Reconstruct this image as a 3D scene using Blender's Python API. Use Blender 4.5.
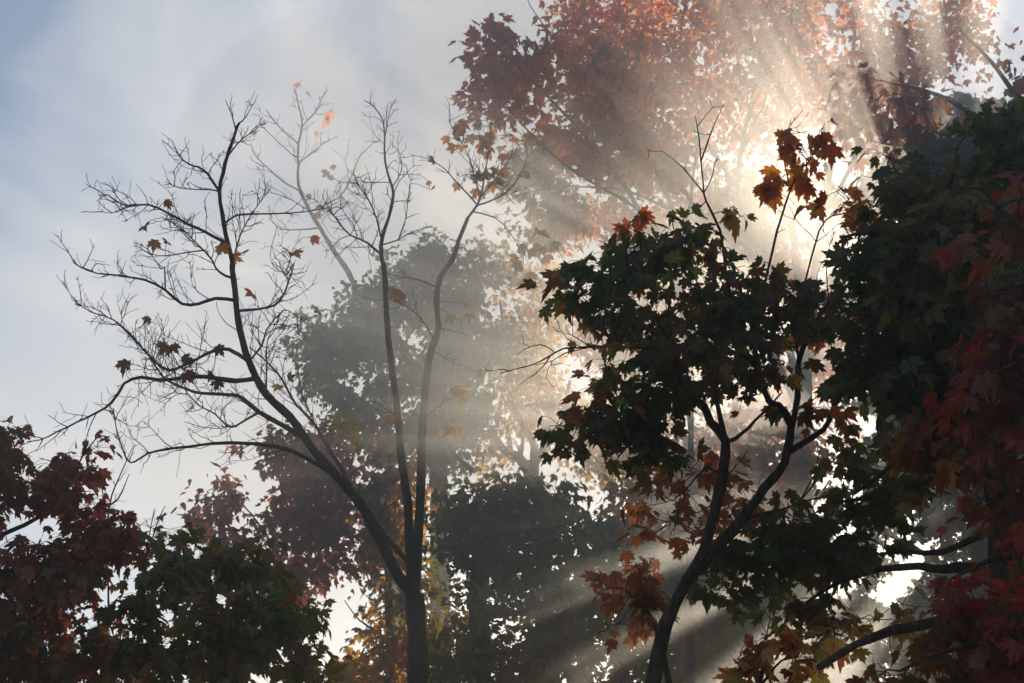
import bpy, math, random
import numpy as np
from mathutils import Vector, noise as mnoise

for o in list(bpy.data.objects):
    bpy.data.objects.remove(o)
sc = bpy.context.scene
COL = sc.collection
R = math.radians
RNG = np.random.default_rng(11)
random.seed(11)

# ------------------------------------------------------------------ camera
PITCH, LENS = 24.0, 48.0
F = LENS / 36.0 * 1024.0
CAM = np.array([0.0, 0.0, 1.6])
FWD = np.array([0.0, math.cos(R(PITCH)), math.sin(R(PITCH))])
RGT = np.array([1.0, 0.0, 0.0])
UPV = np.array([0.0, -math.sin(R(PITCH)), math.cos(R(PITCH))])
cd = bpy.data.cameras.new("camera")
cam = bpy.data.objects.new("camera", cd)
COL.objects.link(cam)
cam.location = CAM
cam.rotation_euler = (R(90 + PITCH), 0, 0)
cd.lens, cd.sensor_width = LENS, 36.0
cd.clip_start, cd.clip_end = 0.05, 2000
sc.camera = cam

# ------------------------------------------------------------------ sun and sky
SUN_PX = (985, 458)
sd = FWD + RGT * (SUN_PX[0] - 512) / F + UPV * (341.5 - SUN_PX[1]) / F
sd = sd / np.linalg.norm(sd)
SUN_EL = math.asin(sd[2])
SUN_AZ = math.atan2(sd[0], sd[1])          # clockwise from +Y
sl = bpy.data.lights.new("sun", 'SUN')
sun = bpy.data.objects.new("sun", sl)
COL.objects.link(sun)
sun.rotation_euler = Vector(sd).to_track_quat('Z', 'Y').to_euler()
sl.energy, sl.angle, sl.color = 5.0, R(0.4), (1.0, 0.87, 0.70)

world = bpy.data.worlds.new("World")
sc.world = world
world.use_nodes = True
nt = world.node_tree
nt.nodes.clear()
N = nt.nodes.new
wo, bg, sky = N('ShaderNodeOutputWorld'), N('ShaderNodeBackground'), N('ShaderNodeTexSky')
sky.sky_type = 'NISHITA'
sky.sun_disc = False
sky.sun_elevation, sky.sun_rotation = SUN_EL, SUN_AZ
sky.air_density, sky.dust_density, sky.ozone_density = 1.0, 0.3, 1.5
tc, mp, no = N('ShaderNodeTexCoord'), N('ShaderNodeMapping'), N('ShaderNodeTexNoise')
mp.inputs['Scale'].default_value = (1.0, 1.0, 1.25)
mp.inputs['Location'].default_value = (0.35, 0.2, 0.1)
no.inputs['Scale'].default_value = 3.0
no.inputs['Detail'].default_value = 6
no.inputs['Roughness'].default_value = 0.52
no.inputs['Distortion'].default_value = 0.9
rp = N('ShaderNodeValToRGB')
rp.color_ramp.elements[0].position, rp.color_ramp.elements[0].color = 0.45, (0, 0, 0, 1)
rp.color_ramp.elements[1].position, rp.color_ramp.elements[1].color = 0.70, (1, 1, 1, 1)
mx = N('ShaderNodeMix')
mx.data_type = 'RGBA'
mx.inputs['B'].default_value = (5.3, 5.5, 5.8, 1)
L = nt.links.new
L(tc.outputs['Generated'], mp.inputs['Vector'])
L(mp.outputs['Vector'], no.inputs['Vector'])
# a bank of cloud standing thicker to the north
bank = N('ShaderNodeVectorMath')
bank.operation = 'DOT_PRODUCT'
bank.inputs[1].default_value = (-0.02, 0.84, 0.54)
bmr = N('ShaderNodeMapRange')
bmr.interpolation_type = 'SMOOTHSTEP'
bmr.inputs['From Min'].default_value, bmr.inputs['From Max'].default_value = 0.93, 1.0
bmr.inputs['To Min'].default_value, bmr.inputs['To Max'].default_value = -0.03, 0.22
badd = N('ShaderNodeMath')
L(tc.outputs['Generated'], bank.inputs[0]); L(bank.outputs['Value'], bmr.inputs['Value'])
L(bmr.outputs['Result'], badd.inputs[0]); L(no.outputs['Fac'], badd.inputs[1])
L(badd.outputs['Value'], rp.inputs['Fac'])
L(rp.outputs['Color'], mx.inputs['Factor'])
L(sky.outputs['Color'], mx.inputs['A'])
L(mx.outputs['Result'], bg.inputs['Color'])
bg.inputs['Strength'].default_value = 0.10
L(bg.outputs['Background'], wo.inputs['Surface'])
world.cycles.sampling_method = 'MANUAL'
world.cycles.sample_map_resolution = 512

vs = sc.view_settings
vs.view_transform, vs.look, vs.gamma, vs.use_curve_mapping = 'Standard', 'None', 1.0, False
vs.exposure = 0.39
cy = sc.cycles
cy.use_denoising = True
cy.denoiser = 'OPENIMAGEDENOISE'
cy.max_bounces, cy.diffuse_bounces, cy.glossy_bounces = 5, 3, 1
cy.transmission_bounces, cy.volume_bounces, cy.transparent_max_bounces = 3, 0, 4
cy.caustics_reflective = cy.caustics_refractive = False
cy.sample_clamp_indirect = 4.0
HAZE_DENSITY, HAZE_G = 0.0085, 0.74
SMOKE_DENSITY, SMOKE_G = 0.11, 0.68

# ------------------------------------------------------------------ helpers
def at(px, py, d):
    """Point seen at picture position px, py and d metres in front of the camera."""
    px, py, d = np.asarray(px, float), np.asarray(py, float), np.asarray(d, float)
    return (CAM + d[..., None] * FWD + (d * (px - 512) / F)[..., None] * RGT
            + (d * (341.5 - py) / F)[..., None] * UPV)

ZOOM = {'1': (0, 60, 2.97), '2': (240, 60, 2.97), '3': (440, 0, 2.97), '4': (684, 0, 2.97), '5': (0, 260, 2.97),
        '6': (240, 260, 2.97), '7': (500, 200, 2.97), '8': (684, 200, 2.97),
        'a': (0, 400, 2.414), 'b': (240, 400, 2.414), 'c': (500, 400, 2.414), 'd': (744, 400, 2.414), 'p': (0, 0, 1)}

def path(spec):
    """'5 u,v u,v 1 u,v ...' : points read off the survey sheets -> picture positions."""
    out, k = [], 'p'
    for w in spec.split():
        if ',' in w:
            u, v = w.split(',')
            ox, oy, s = ZOOM[k]
            out.append((ox + float(u) / s, oy + float(v) / s))
        else:
            k = w
    return np.array(out)

def link(name, me, parent=None):
    o = bpy.data.objects.new(name, me)
    COL.objects.link(o)
    if parent is not None:
        o.parent = parent
        o.matrix_parent_inverse = parent.matrix_world.inverted()
    return o

def mesh_obj(name, V, faces, mat, parent=None, smooth=False, wood=None):
    """faces: list of (F,k) index arrays."""
    me = bpy.data.meshes.new(name)
    nleaf = sum(len(f) for f in faces)
    if wood is not None and wood[0].V:
        faces = list(faces) + [np.concatenate(wood[0].Q) + len(V)]
        V = np.concatenate([V] + wood[0].V)
    else:
        wood = None
    nl = sum(f.size for f in faces)
    nf = sum(len(f) for f in faces)
    me.vertices.add(len(V))
    me.vertices.foreach_set('co', np.asarray(V, np.float32).ravel())
    me.loops.add(nl)
    me.loops.foreach_set('vertex_index', np.concatenate([f.ravel() for f in faces]).astype(np.int32))
    me.polygons.add(nf)
    tot = np.concatenate([np.full(len(f), f.shape[1]) for f in faces])
    me.polygons.foreach_set('loop_start', (np.cumsum(tot) - tot).astype(np.int32))
    sm = np.full(nf, smooth)
    sm[nleaf:] = True
    me.polygons.foreach_set('use_smooth', sm)
    me.materials.append(mat)
    if wood is not None:
        me.materials.append(wood[1])
        mi = np.zeros(nf, np.int32)
        mi[nleaf:] = 1
        me.polygons.foreach_set('material_index', mi)
    me.update(calc_edges=True)
    if parent is not None:
        off = np.array(parent.location)
        co = np.asarray(V, np.float32) - off.astype(np.float32)
        me.vertices.foreach_set('co', co.ravel())
        o = bpy.data.objects.new(name, me)
        COL.objects.link(o)
        o.parent = parent
    else:
        o = link(name, me)
    return o

class Tubes:
    def __init__(self):
        self.V, self.Q, self.n = [], [], 0
    def add(self, P, rad, sides=6):
        P = np.asarray(P, float)
        n = len(P)
        rad = np.broadcast_to(np.asarray(rad, float), (n,))
        T = np.gradient(P, axis=0)
        T /= np.linalg.norm(T, axis=1)[:, None] + 1e-9
        ref = np.array([0.31, 0.17, 0.93]) if abs(T[0] @ np.array([0.31, 0.17, 0.93])) < 0.9 else np.array([1.0, 0, 0])
        U = np.cross(T, ref)
        U /= np.linalg.norm(U, axis=1)[:, None] + 1e-9
        W = np.cross(T, U)
        a = np.arange(sides) / sides * 2 * math.pi
        ring = U[:, None, :] * np.cos(a)[None, :, None] + W[:, None, :] * np.sin(a)[None, :, None]
        V = P[:, None, :] + ring * rad[:, None, None]
        i = np.arange(n - 1)[:, None] * sides
        j = np.arange(sides)[None, :]
        j2 = (j + 1) % sides
        q = np.stack([i + j, i + j2, i + sides + j2, i + sides + j], -1).reshape(-1, 4)
        self.V.append(V.reshape(-1, 3))
        self.Q.append(q + self.n)
        self.n += n * sides
    def build(self, name, mat, parent=None):
        if not self.V:
            return None
        return mesh_obj(name, np.concatenate(self.V), [np.concatenate(self.Q)], mat, parent, True)

def smooth_path(P, step):
    """Catmull-Rom through P, resampled every `step` metres."""
    P = np.asarray(P, float)
    if len(P) < 2:
        return P
    Q = np.vstack([2 * P[0] - P[1], P, 2 * P[-1] - P[-2]])
    out = []
    for i in range(1, len(Q) - 2):
        m = max(2, int(np.linalg.norm(Q[i + 1] - Q[i]) / step))
        t = np.arange(m)[:, None] / m
        a, b, c, d = Q[i - 1], Q[i], Q[i + 1], Q[i + 2]
        out.append(0.5 * (2 * b + (c - a) * t + (2 * a - 5 * b + 4 * c - d) * t ** 2 + (3 * b - a - 3 * c + d) * t ** 3))
    return np.vstack(out + [P[-1:]])

def unit(v):
    return v / (np.linalg.norm(v, axis=-1, keepdims=True) + 1e-9)

# ------------------------------------------------------------------ materials
def nodes(name):
    m = bpy.data.materials.new(name)
    m.use_nodes = True
    t = m.node_tree
    t.nodes.clear()
    return m, t, t.nodes.new, t.links.new

def leaf_material(name, cols, patch=None, trans=0.5, patch_scale=0.9, boost=2.6):
    """Each leaf takes its own tint; `patch` is a second set of tints that takes over in parts of the crown."""
    m, t, N, L = nodes(name)
    out = N('ShaderNodeOutputMaterial')
    geo = N('ShaderNodeNewGeometry')
    def ramp(cs):
        r = N('ShaderNodeValToRGB')
        e = r.color_ramp.elements
        r.color_ramp.interpolation = 'LINEAR'
        while len(e) < len(cs):
            e.new(0.5)
        for i, c in enumerate(cs):
            e[i].position = i / max(1, len(cs) - 1)
            e[i].color = (*c, 1)
        L(geo.outputs['Random Per Island'], r.inputs['Fac'])
        return r.outputs['Color']
    c = ramp(cols)
    tcn = N('ShaderNodeTexCoord')
    if patch:
        n2 = N('ShaderNodeTexNoise')
        n2.inputs['Scale'].default_value = patch_scale
        n2.inputs['Detail'].default_value = 2
        L(tcn.outputs['Object'], n2.inputs['Vector'])
        rr = N('ShaderNodeValToRGB')
        rr.color_ramp.elements[0].position, rr.color_ramp.elements[1].position = 0.44, 0.58
        L(n2.outputs['Fac'], rr.inputs['Fac'])
        mm = N('ShaderNodeMix')
        mm.data_type = 'RGBA'
        L(rr.outputs['Color'], mm.inputs['Factor'])
        L(c, mm.inputs['A'])
        L(ramp(patch), mm.inputs['B'])
        c = mm.outputs['Result']
    # blotches within a leaf
    n3 = N('ShaderNodeTexNoise')
    n3.inputs['Scale'].default_value = 38
    L(tcn.outputs['Object'], n3.inputs['Vector'])
    hs = N('ShaderNodeHueSaturation')
    mr = N('ShaderNodeMapRange')
    mr.inputs['To Min'].default_value, mr.inputs['To Max'].default_value = 0.6, 1.45
    L(n3.outputs['Fac'], mr.inputs['Value'])
    L(mr.outputs['Result'], hs.inputs['Value'])
    L(c, hs.inputs['Color'])
    c = hs.outputs['Color']
    d, tr, gl = N('ShaderNodeBsdfDiffuse'), N('ShaderNodeBsdfTranslucent'), N('ShaderNodeBsdfGlossy')
    L(c, d.inputs['Color'])
    mul = N('ShaderNodeMix')
    mul.data_type, mul.blend_type = 'RGBA', 'MULTIPLY'
    mul.inputs['Factor'].default_value = 1.0
    mul.inputs['B'].default_value = (boost, boost * 0.95, boost * 0.7, 1)
    L(c, mul.inputs['A'])
    L(mul.outputs['Result'], tr.inputs['Color'])
    gl.inputs['Roughness'].default_value = 0.45
    gl.inputs['Color'].default_value = (0.8, 0.8, 0.8, 1)
    m1, m2 = N('ShaderNodeMixShader'), N('ShaderNodeMixShader')
    m1.inputs[0].default_value, m2.inputs[0].default_value = trans, 0.04
    L(d.outputs[0], m1.inputs[1]); L(tr.outputs[0], m1.inputs[2])
    L(m1.outputs[0], m2.inputs[1]); L(gl.outputs[0], m2.inputs[2])
    L(m2.outputs[0], out.inputs['Surface'])
    return m

def bark_material(name, c1, c2):
    m, t, N, L = nodes(name)
    out, b = N('ShaderNodeOutputMaterial'), N('ShaderNodeBsdfPrincipled')
    tcn, mp, n = N('ShaderNodeTexCoord'), N('ShaderNodeMapping'), N('ShaderNodeTexNoise')
    mp.inputs['Scale'].default_value = (9, 9, 2.2)
    n.inputs['Scale'].default_value, n.inputs['Detail'].default_value = 3.0, 6
    r = N('ShaderNodeValToRGB')
    r.color_ramp.elements[0].position, r.color_ramp.elements[0].color = 0.35, (*c1, 1)
    r.color_ramp.elements[1].position, r.color_ramp.elements[1].color = 0.68, (*c2, 1)
    bp = N('ShaderNodeBump')
    bp.inputs['Strength'].default_value, bp.inputs['Distance'].default_value = 0.8, 0.02
    L(tcn.outputs['Object'], mp.inputs['Vector']); L(mp.outputs['Vector'], n.inputs['Vector'])
    L(n.outputs['Fac'], r.inputs['Fac']); L(r.outputs['Color'], b.inputs['Base Color'])
    L(n.outputs['Fac'], bp.inputs['Height']); L(bp.outputs['Normal'], b.inputs['Normal'])
    b.inputs['Roughness'].default_value = 0.9
    b.inputs['Specular IOR Level'].default_value = 0.2
    L(b.outputs[0], out.inputs['Surface'])
    return m

BARK = bark_material('dark_bark', (0.035, 0.028, 0.024), (0.10, 0.085, 0.072))
BARK_GREY = bark_material('grey_bark', (0.06, 0.055, 0.05), (0.17, 0.155, 0.14))
GREEN = [(0.022, 0.045, 0.010), (0.035, 0.065, 0.014), (0.05, 0.06, 0.014), (0.028, 0.05, 0.012)]
OLIVE = [(0.05, 0.065, 0.015), (0.085, 0.085, 0.018), (0.12, 0.075, 0.018), (0.06, 0.055, 0.014)]
RUST = [(0.24, 0.065, 0.014), (0.32, 0.10, 0.018), (0.17, 0.035, 0.012), (0.28, 0.13, 0.024)]
RED = [(0.19, 0.016, 0.010), (0.26, 0.026, 0.012), (0.14, 0.012, 0.009), (0.28, 0.06, 0.016)]
MAROON = [(0.11, 0.016, 0.012), (0.16, 0.03, 0.015), (0.09, 0.022, 0.014), (0.17, 0.055, 0.018)]
ORANGE = [(0.42, 0.14, 0.02), (0.50, 0.20, 0.03), (0.34, 0.08, 0.014), (0.46, 0.12, 0.018)]
YELLOW = [(0.30, 0.22, 0.035), (0.38, 0.24, 0.04), (0.22, 0.20, 0.04), (0.36, 0.16, 0.03)]
BROWN = [(0.10, 0.055, 0.02), (0.15, 0.075, 0.025), (0.07, 0.045, 0.018)]

# ------------------------------------------------------------------ leaves
_half = np.array([  # right half of a maple blade, stalk at the origin, tip at y = 1
    (0.00, 0.0), (0.12, -0.06), (0.33, -0.03), (0.26, 0.09), (0.40, 0.13), (0.56, 0.27), (0.42, 0.31), (0.50, 0.42),
    (0.60, 0.62), (0.42, 0.57), (0.36, 0.66), (0.22, 0.50), (0.17, 0.56), (0.20, 0.74), (0.09, 0.76), (0.0, 1.02)])
def blade(fine=True):
    h = _half if fine else _half[[0, 2, 3, 5, 6, 8, 11, 13, 15]]
    n = len(h)
    right = np.c_[h, np.zeros(n)]
    left = right[1:-1] * np.array([-1, 1, 1])
    V = np.vstack([right, left])
    fr = list(range(n))
    fl = [0] + [n + i for i in range(n - 2)] + [n - 1]
    fl = fl[::-1]
    return V, np.array([fr, fl])
BLADE_F, BLADE_C = blade(True), blade(False)

def leaf_mesh(name, pos, tip, nrm, size, mat, parent, fine=True, wood=None):
    """One blade per point: folded along the midrib, edges drooping, so no blade is a flat card."""
    V0, F0 = BLADE_F if fine else BLADE_C
    n = len(pos)
    size = size * 0.82
    tip = unit(tip)
    nrm = unit(nrm - tip * np.sum(nrm * tip, 1)[:, None])
    sid = np.cross(tip, nrm)
    sw = RNG.uniform(0.85, 1.15, n)
    fold = RNG.uniform(0.05, 0.5, n)
    curl = RNG.uniform(-0.2, 0.65, n)
    x = V0[None, :, 0] * sw[:, None]
    y = np.broadcast_to(V0[None, :, 1], x.shape)
    z = np.abs(x) * fold[:, None] - curl[:, None] * y ** 2 - 0.25 * np.abs(x) ** 2
    P = pos[:, None, :] + size[:, None, None] * (x[..., None] * sid[:, None, :] + y[..., None] * tip[:, None, :] + z[..., None] * nrm[:, None, :])
    f = (F0[None] + (np.arange(n) * len(V0))[:, None, None]).reshape(-1, F0.shape[1])
    return mesh_obj(name, P.reshape(-1, 3), [f], mat, parent, False, wood)

def in_poly(P, poly):
    x, y = P[:, 0], P[:, 1]
    c = np.zeros(len(P), bool)
    j = len(poly) - 1
    for i in range(len(poly)):
        xi, yi = poly[i]; xj, yj = poly[j]
        k = ((yi > y) != (yj > y)) & (x < (xj - xi) * (y - yi) / (yj - yi + 1e-12) + xi)
        c ^= k
        j = i
    return c

def edge_dist(P, poly):
    d = np.full(len(P), 1e9)
    for i in range(len(poly)):
        a, b = poly[i - 1], poly[i]
        ab = b - a
        t = np.clip(((P - a) @ ab) / (ab @ ab + 1e-9), 0, 1)
        d = np.minimum(d, np.linalg.norm(P - a - t[:, None] * ab, axis=1))
    return d

def poly_area(p):
    x, y = p[:, 0], p[:, 1]
    return 0.5 * abs(np.dot(x, np.roll(y, 1)) - np.dot(y, np.roll(x, 1)))

def spray_centres(poly, d, thick, n, holes=(), clump=0.25, cell=0.45, inset=0.0):
    """Spray centres filling a rounded volume whose outline is poly at distance d."""
    lo, hi = poly.min(0), poly.max(0)
    out = np.zeros((0, 2))
    shift = RNG.uniform(0, 50, 3)
    tries = 0
    while len(out) < n:
        tries += 1
        if tries > 12:
            clump, inset = 0, inset * 0.6
        P = RNG.uniform(lo, hi, (n * 3 + 20, 2))
        k = in_poly(P, poly)
        for (hx, hy, hr) in holes:
            k &= np.hypot(P[:, 0] - hx, P[:, 1] - hy) > hr
        P = P[k]
        P = P[edge_dist(P, poly) > inset * RNG.uniform(0.3, 1.25, len(P))]
        if clump > 0:     # foliage gathers in clumps with gaps between
            q = np.c_[P * d / F / cell, RNG.uniform(0, 0.6, len(P))] + shift
            nz = np.array([mnoise.noise(Vector(v)) for v in q])
            P = P[nz > -0.35 + clump]
        out = np.vstack([out, P])
    out = out[:n] + RNG.normal(0, 0.05 * F / d, (n, 2))
    e = edge_dist(out, poly) * d / F
    half = np.minimum(thick, np.sqrt(np.maximum(0.02, e * (2 * thick))) )
    dep = d + half * RNG.uniform(-1, 1, n)
    return at(out[:, 0], out[:, 1], dep), out

import zlib
def reseed(s):
    global RNG
    RNG = np.random.default_rng(zlib.crc32(s.encode()))

GROUP = 'autumn maples in the grove'
def tree(name, label, base, cat='tree', group=GROUP):
    reseed(label)
    e = bpy.data.objects.new(name, None)
    COL.objects.link(e)
    e.location = base
    e.empty_display_size = 0.3
    e['label'], e['category'] = label, cat
    if group:
        e['group'] = group
    bpy.context.view_layer.update()
    return e

class Skeleton:
    """Points of a tree's wood, so that later twigs can start from the nearest one."""
    def __init__(self):
        self.P = np.zeros((0, 3))
        self.r = np.zeros(0)
    def add(self, P, r):
        self.P = np.vstack([self.P, P])
        self.r = np.concatenate([self.r, np.broadcast_to(r, len(P))])

def limb(tb, sk, spec, d, r0, r1, sides=7, jit=0.0, step=0.12):
    """d: distance at the start, or (start, end)."""
    p = spec if isinstance(spec, np.ndarray) else path(spec)
    d0, d1 = d if isinstance(d, tuple) else (d, d)
    if len(sk.P):                       # a branch starts on the wood it grows from
        rel = sk.P - CAM
        dep = rel @ FWD
        q = np.c_[512 + F * (rel @ RGT) / dep, 341.5 - F * (rel @ UPV) / dep]
        e = np.hypot(*(q - p[0]).T) + 6.0 * np.abs(dep - d0)
        k = int(np.argmin(e))
        if e[k] < 26:
            p = p.copy()
            p[0] = q[k]
            d1 += 0.6 * (dep[k] - d0)
            d0 = dep[k]
    seg = np.concatenate([[0], np.cumsum(np.hypot(*np.diff(p, axis=0).T))])
    P = at(p[:, 0], p[:, 1], d0 + (d1 - d0) * seg / seg[-1])
    P = smooth_path(P, step)
    if jit:
        w = RNG.normal(0, jit, P.shape)
        w = (w + np.roll(w, 1, 0) + np.roll(w, -1, 0)) / 3
        w[0] = 0
        P = P + w
    rad = np.linspace(r0, r1, len(P)) * (1 + RNG.normal(0, 0.06, len(P)))
    tb.add(P, rad, sides)
    sk.add(P, rad)
    return P

def to_ground(tb, sk, px, py, d, r0, r1, lean=(0, 0)):
    """The trunk below the picture, down to the ground with a flare at its foot."""
    top = at(px, py, d)
    h = top[2] + 0.25
    z = np.linspace(0, 1, 9)
    P = np.c_[top[0] - lean[0] * (1 - z), top[1] - lean[1] * (1 - z), -0.25 + z * h]
    rad = r0 + (r1 - r0) * z
    rad[:2] *= (1.5, 1.15)
    tb.add(P, rad, 12)
    sk.add(P, rad)
    return np.array([P[0][0], P[0][1], 0.0])

def twig_to(tb, sk, targets, rmin=0.003, rmax=0.03, sides=4, droop=0.12):
    """Grow thin branches from the nearest wood to every spray centre."""
    if len(targets) == 0:
        return
    d0 = np.array([np.min(np.sum((sk.P - t) ** 2, 1)) for t in targets])
    for i in np.argsort(d0):
        t = targets[i]
        D = np.sum((sk.P - t) ** 2, 1) + 0.5 * np.maximum(0, sk.P[:, 2] - t[2]) ** 2
        k = int(np.argmin(D))
        a = sk.P[k]
        ln = math.sqrt(D[k])
        if ln < 0.04:
            continue
        m = max(3, min(14, int(ln / 0.09)))
        s = np.linspace(0, 1, m)[:, None]
        mid = (a + t) / 2 + np.array([0, 0, droop * ln]) + RNG.normal(0, 0.07 * ln, 3)
        P = (1 - s) ** 2 * a + 2 * s * (1 - s) * mid + s ** 2 * t
        w = RNG.normal(0, 0.012 + 0.012 * ln, P.shape); w[0] = w[-1] = 0
        P = P + w
        r = min(float(sk.r[k]) * 0.75, rmin + 0.010 * ln, rmax)
        r = max(r, rmin)
        rad = np.linspace(r, rmin, m)
        tb.add(P, rad, sides)
        sk.add(P[1:], rad[1:])

def foliage(parent, sk, tb, poly, d, thick, lai, mat, leaf=0.125, per=14, spread=0.24, fine=True, holes=(), droop=0.7,
            name='crown', stalks=True, twigs=True, rmax=0.03, clump=0.25, cell=None, twig_every=1, bark=None):
    poly = path(poly) if isinstance(poly, str) else poly
    area = poly_area(poly) * (d / F) ** 2
    nleaf = int(area * lai / (leaf * leaf * 0.2))
    ns = max(3, nleaf // per)
    C, pp = spray_centres(poly, d, thick, ns, holes, clump, cell or max(0.35, 0.045 * d), 0.4 * spread * F / d)
    if twigs:
        twig_to(tb, sk, C[::twig_every], rmax=rmax, rmin=0.003 if fine else 0.006)
    n = ns * per
    own = np.repeat(np.arange(ns), per)
    a = RNG.uniform(0, 2 * math.pi, n)
    rr = spread * np.sqrt(RNG.uniform(0.02, 1, n)) * RNG.uniform(0.6, 1.2, ns)[own]
    tilt = RNG.normal(0, 0.35, (ns, 2))
    off = np.c_[rr * np.cos(a), rr * np.sin(a), RNG.normal(0, spread * 0.28, n)]
    off[:, 2] += off[:, 0] * tilt[own, 0] + off[:, 1] * tilt[own, 1] - 0.35 * rr ** 2 / spread
    pos = C[own] + off
    outw = np.c_[np.cos(a), np.sin(a), np.zeros(n)]
    tip = outw * RNG.uniform(0.3, 1.0, n)[:, None] + RNG.normal(0, 0.35, (n, 3))
    tip[:, 2] -= droop * RNG.uniform(0.2, 1.6, n)
    nrm = RNG.normal(0, 0.55, (n, 3)); nrm[:, 2] += 0.8
    nrm += outw * 0.5
    size = leaf * np.clip(RNG.normal(1.0, 0.27, n), 0.45, 1.6)
    if stalks:
        st = pos - unit(tip) * 0.0
        for i in range(n):
            c = C[own[i]]
            v = st[i] - c
            m = c + v * 0.55 + np.array([0, 0, 0.02])
            tb.add(np.array([c, m, st[i]]), (0.0022, 0.0018, 0.0013), 3)
    return leaf_mesh(name, pos, tip, nrm, size, mat, parent, fine, (tb, bark or BARK))

def bare_twigs(tb, P, rad0, dens=6.0, length=0.5, level=2, up=0.35, sides=4, start=0.15, tipr=0.0019):
    """Side shoots along the branch P, in the opposite pairs of a maple, themselves branching."""
    seg = np.linalg.norm(np.diff(P, axis=0), axis=1)
    s = np.concatenate([[0], np.cumsum(seg)])
    tot = s[-1]
    n = max(1, int(tot * dens))
    tips = []
    for k in range(n):
        q = tot * (start + (1 - start) * (k + RNG.uniform(0, 1)) / n)
        i = min(len(P) - 2, int(np.searchsorted(s, q) - 1)); i = max(i, 0)
        f = (q - s[i]) / (seg[i] + 1e-9)
        a = P[i] + (P[i + 1] - P[i]) * f
        t = unit(P[i + 1] - P[i])
        perp = unit(np.cross(t, RNG.normal(0, 1, 3)))
        for sg in ((1, -1) if RNG.uniform() < 0.45 else (1,)):
            ang = RNG.uniform(0.55, 1.05)
            dr = unit(t * math.cos(ang) + perp * sg * math.sin(ang) + np.array([0, 0, up * 0.4]))
            ln = length * RNG.choice([0.3, 0.55, 0.9, 1.25]) * RNG.uniform(0.8, 1.2) * (1.0 - 0.45 * q / tot)
            m = max(4, int(ln / 0.06))
            pts = [a]
            for j in range(m):
                dr = unit(dr + RNG.normal(0, 0.2, 3) + np.array([0, 0, up * 0.14]))
                pts.append(pts[-1] + dr * ln / m)
            pts = np.array(pts)
            r = rad0 * RNG.uniform(0.8, 1.1)
            tb.add(pts, np.linspace(r, tipr, len(pts)), sides)
            tips.append(pts[-1])
            if level > 1:
                tips += bare_twigs(tb, pts, max(tipr * 1.25, r * 0.62), dens * 1.15, length * 0.5, level - 1, up, 3, 0.25, tipr)
    return tips

def single_leaf(pt, mat, parent, size=0.13, tip=None, name='leaf'):
    pt = np.asarray(pt)[None]
    tip = RNG.normal(0, 0.6, (1, 3)) + np.array([[0, 0, -0.8]]) if tip is None else np.array([tip])
    nrm = RNG.normal(0, 0.35, (1, 3)) + np.array([[0, -1.0, -0.2]])
    return leaf_mesh(name, pt, tip, nrm, np.array([size * 0.98]), mat, parent, True)

# ------------------------------------------------------------------ ground and haze
def ground():
    n = 61
    g = np.linspace(-1, 1, n)
    g = np.sign(g) * np.abs(g) ** 1.6 * 120
    X, Y = np.meshgrid(g, g)
    Z = 0.12 * np.sin(X * 0.21) * np.cos(Y * 0.17) + 0.06 * np.sin(X * 0.9 + Y * 0.7) - 0.16
    V = np.stack([X, Y, Z], -1).reshape(-1, 3)
    i = np.arange(n - 1)[:, None] * n + np.arange(n - 1)[None]
    q = np.stack([i, i + 1, i + n + 1, i + n], -1).reshape(-1, 4)
    m, t, N, L = nodes('leaf_litter')
    out, b = N('ShaderNodeOutputMaterial'), N('ShaderNodeBsdfPrincipled')
    tcn, v, no2 = N('ShaderNodeTexCoord'), N('ShaderNodeTexVoronoi'), N('ShaderNodeTexNoise')
    v.inputs['Scale'].default_value = 9
    no2.inputs['Scale'].default_value = 0.6
    r = N('ShaderNodeValToRGB')
    e = r.color_ramp.elements
    e[0].color, e[1].color = (0.05, 0.06, 0.02, 1), (0.2, 0.09, 0.03, 1)
    e.new(0.5).color = (0.11, 0.06, 0.03, 1)
    L(tcn.outputs['Object'], v.inputs['Vector']); L(tcn.outputs['Object'], no2.inputs['Vector'])
    mm = N('ShaderNodeMix'); mm.data_type = 'RGBA'
    mm.inputs['Factor'].default_value = 0.45
    L(v.outputs['Color'], mm.inputs['A']); L(no2.outputs['Color'], mm.inputs['B'])
    L(mm.outputs['Result'], r.inputs['Fac']); L(r.outputs['Color'], b.inputs['Base Color'])
    b.inputs['Roughness'].default_value = 0.95
    L(b.outputs[0], out.inputs['Surface'])
    o = mesh_obj('ground', V, [q], m, None, True)
    o['kind'] = 'structure'
ground()

def haze():
    x0, x1, y0, y1, z0, z1 = -125, 125, -125, 125, -1.6, 24.0
    V = np.array([(x, y, z) for z in (z0, z1) for y in (y0, y1) for x in (x0, x1)], float)
    q = np.array([(0, 2, 3, 1), (4, 5, 7, 6), (0, 1, 5, 4), (2, 6, 7, 3), (0, 4, 6, 2), (1, 3, 7, 5)])
    m, t, N, L = nodes('pale_haze')
    out, v = N('ShaderNodeOutputMaterial'), N('ShaderNodeVolumePrincipled')
    v.inputs['Color'].default_value = (0.97, 0.96, 0.93, 1)
    v.inputs['Density'].default_value = HAZE_DENSITY
    v.inputs['Anisotropy'].default_value = HAZE_G
    L(v.outputs[0], out.inputs['Volume'])
    o = mesh_obj('haze', V, [q], m)
    o['kind'] = 'stuff'
haze()

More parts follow.
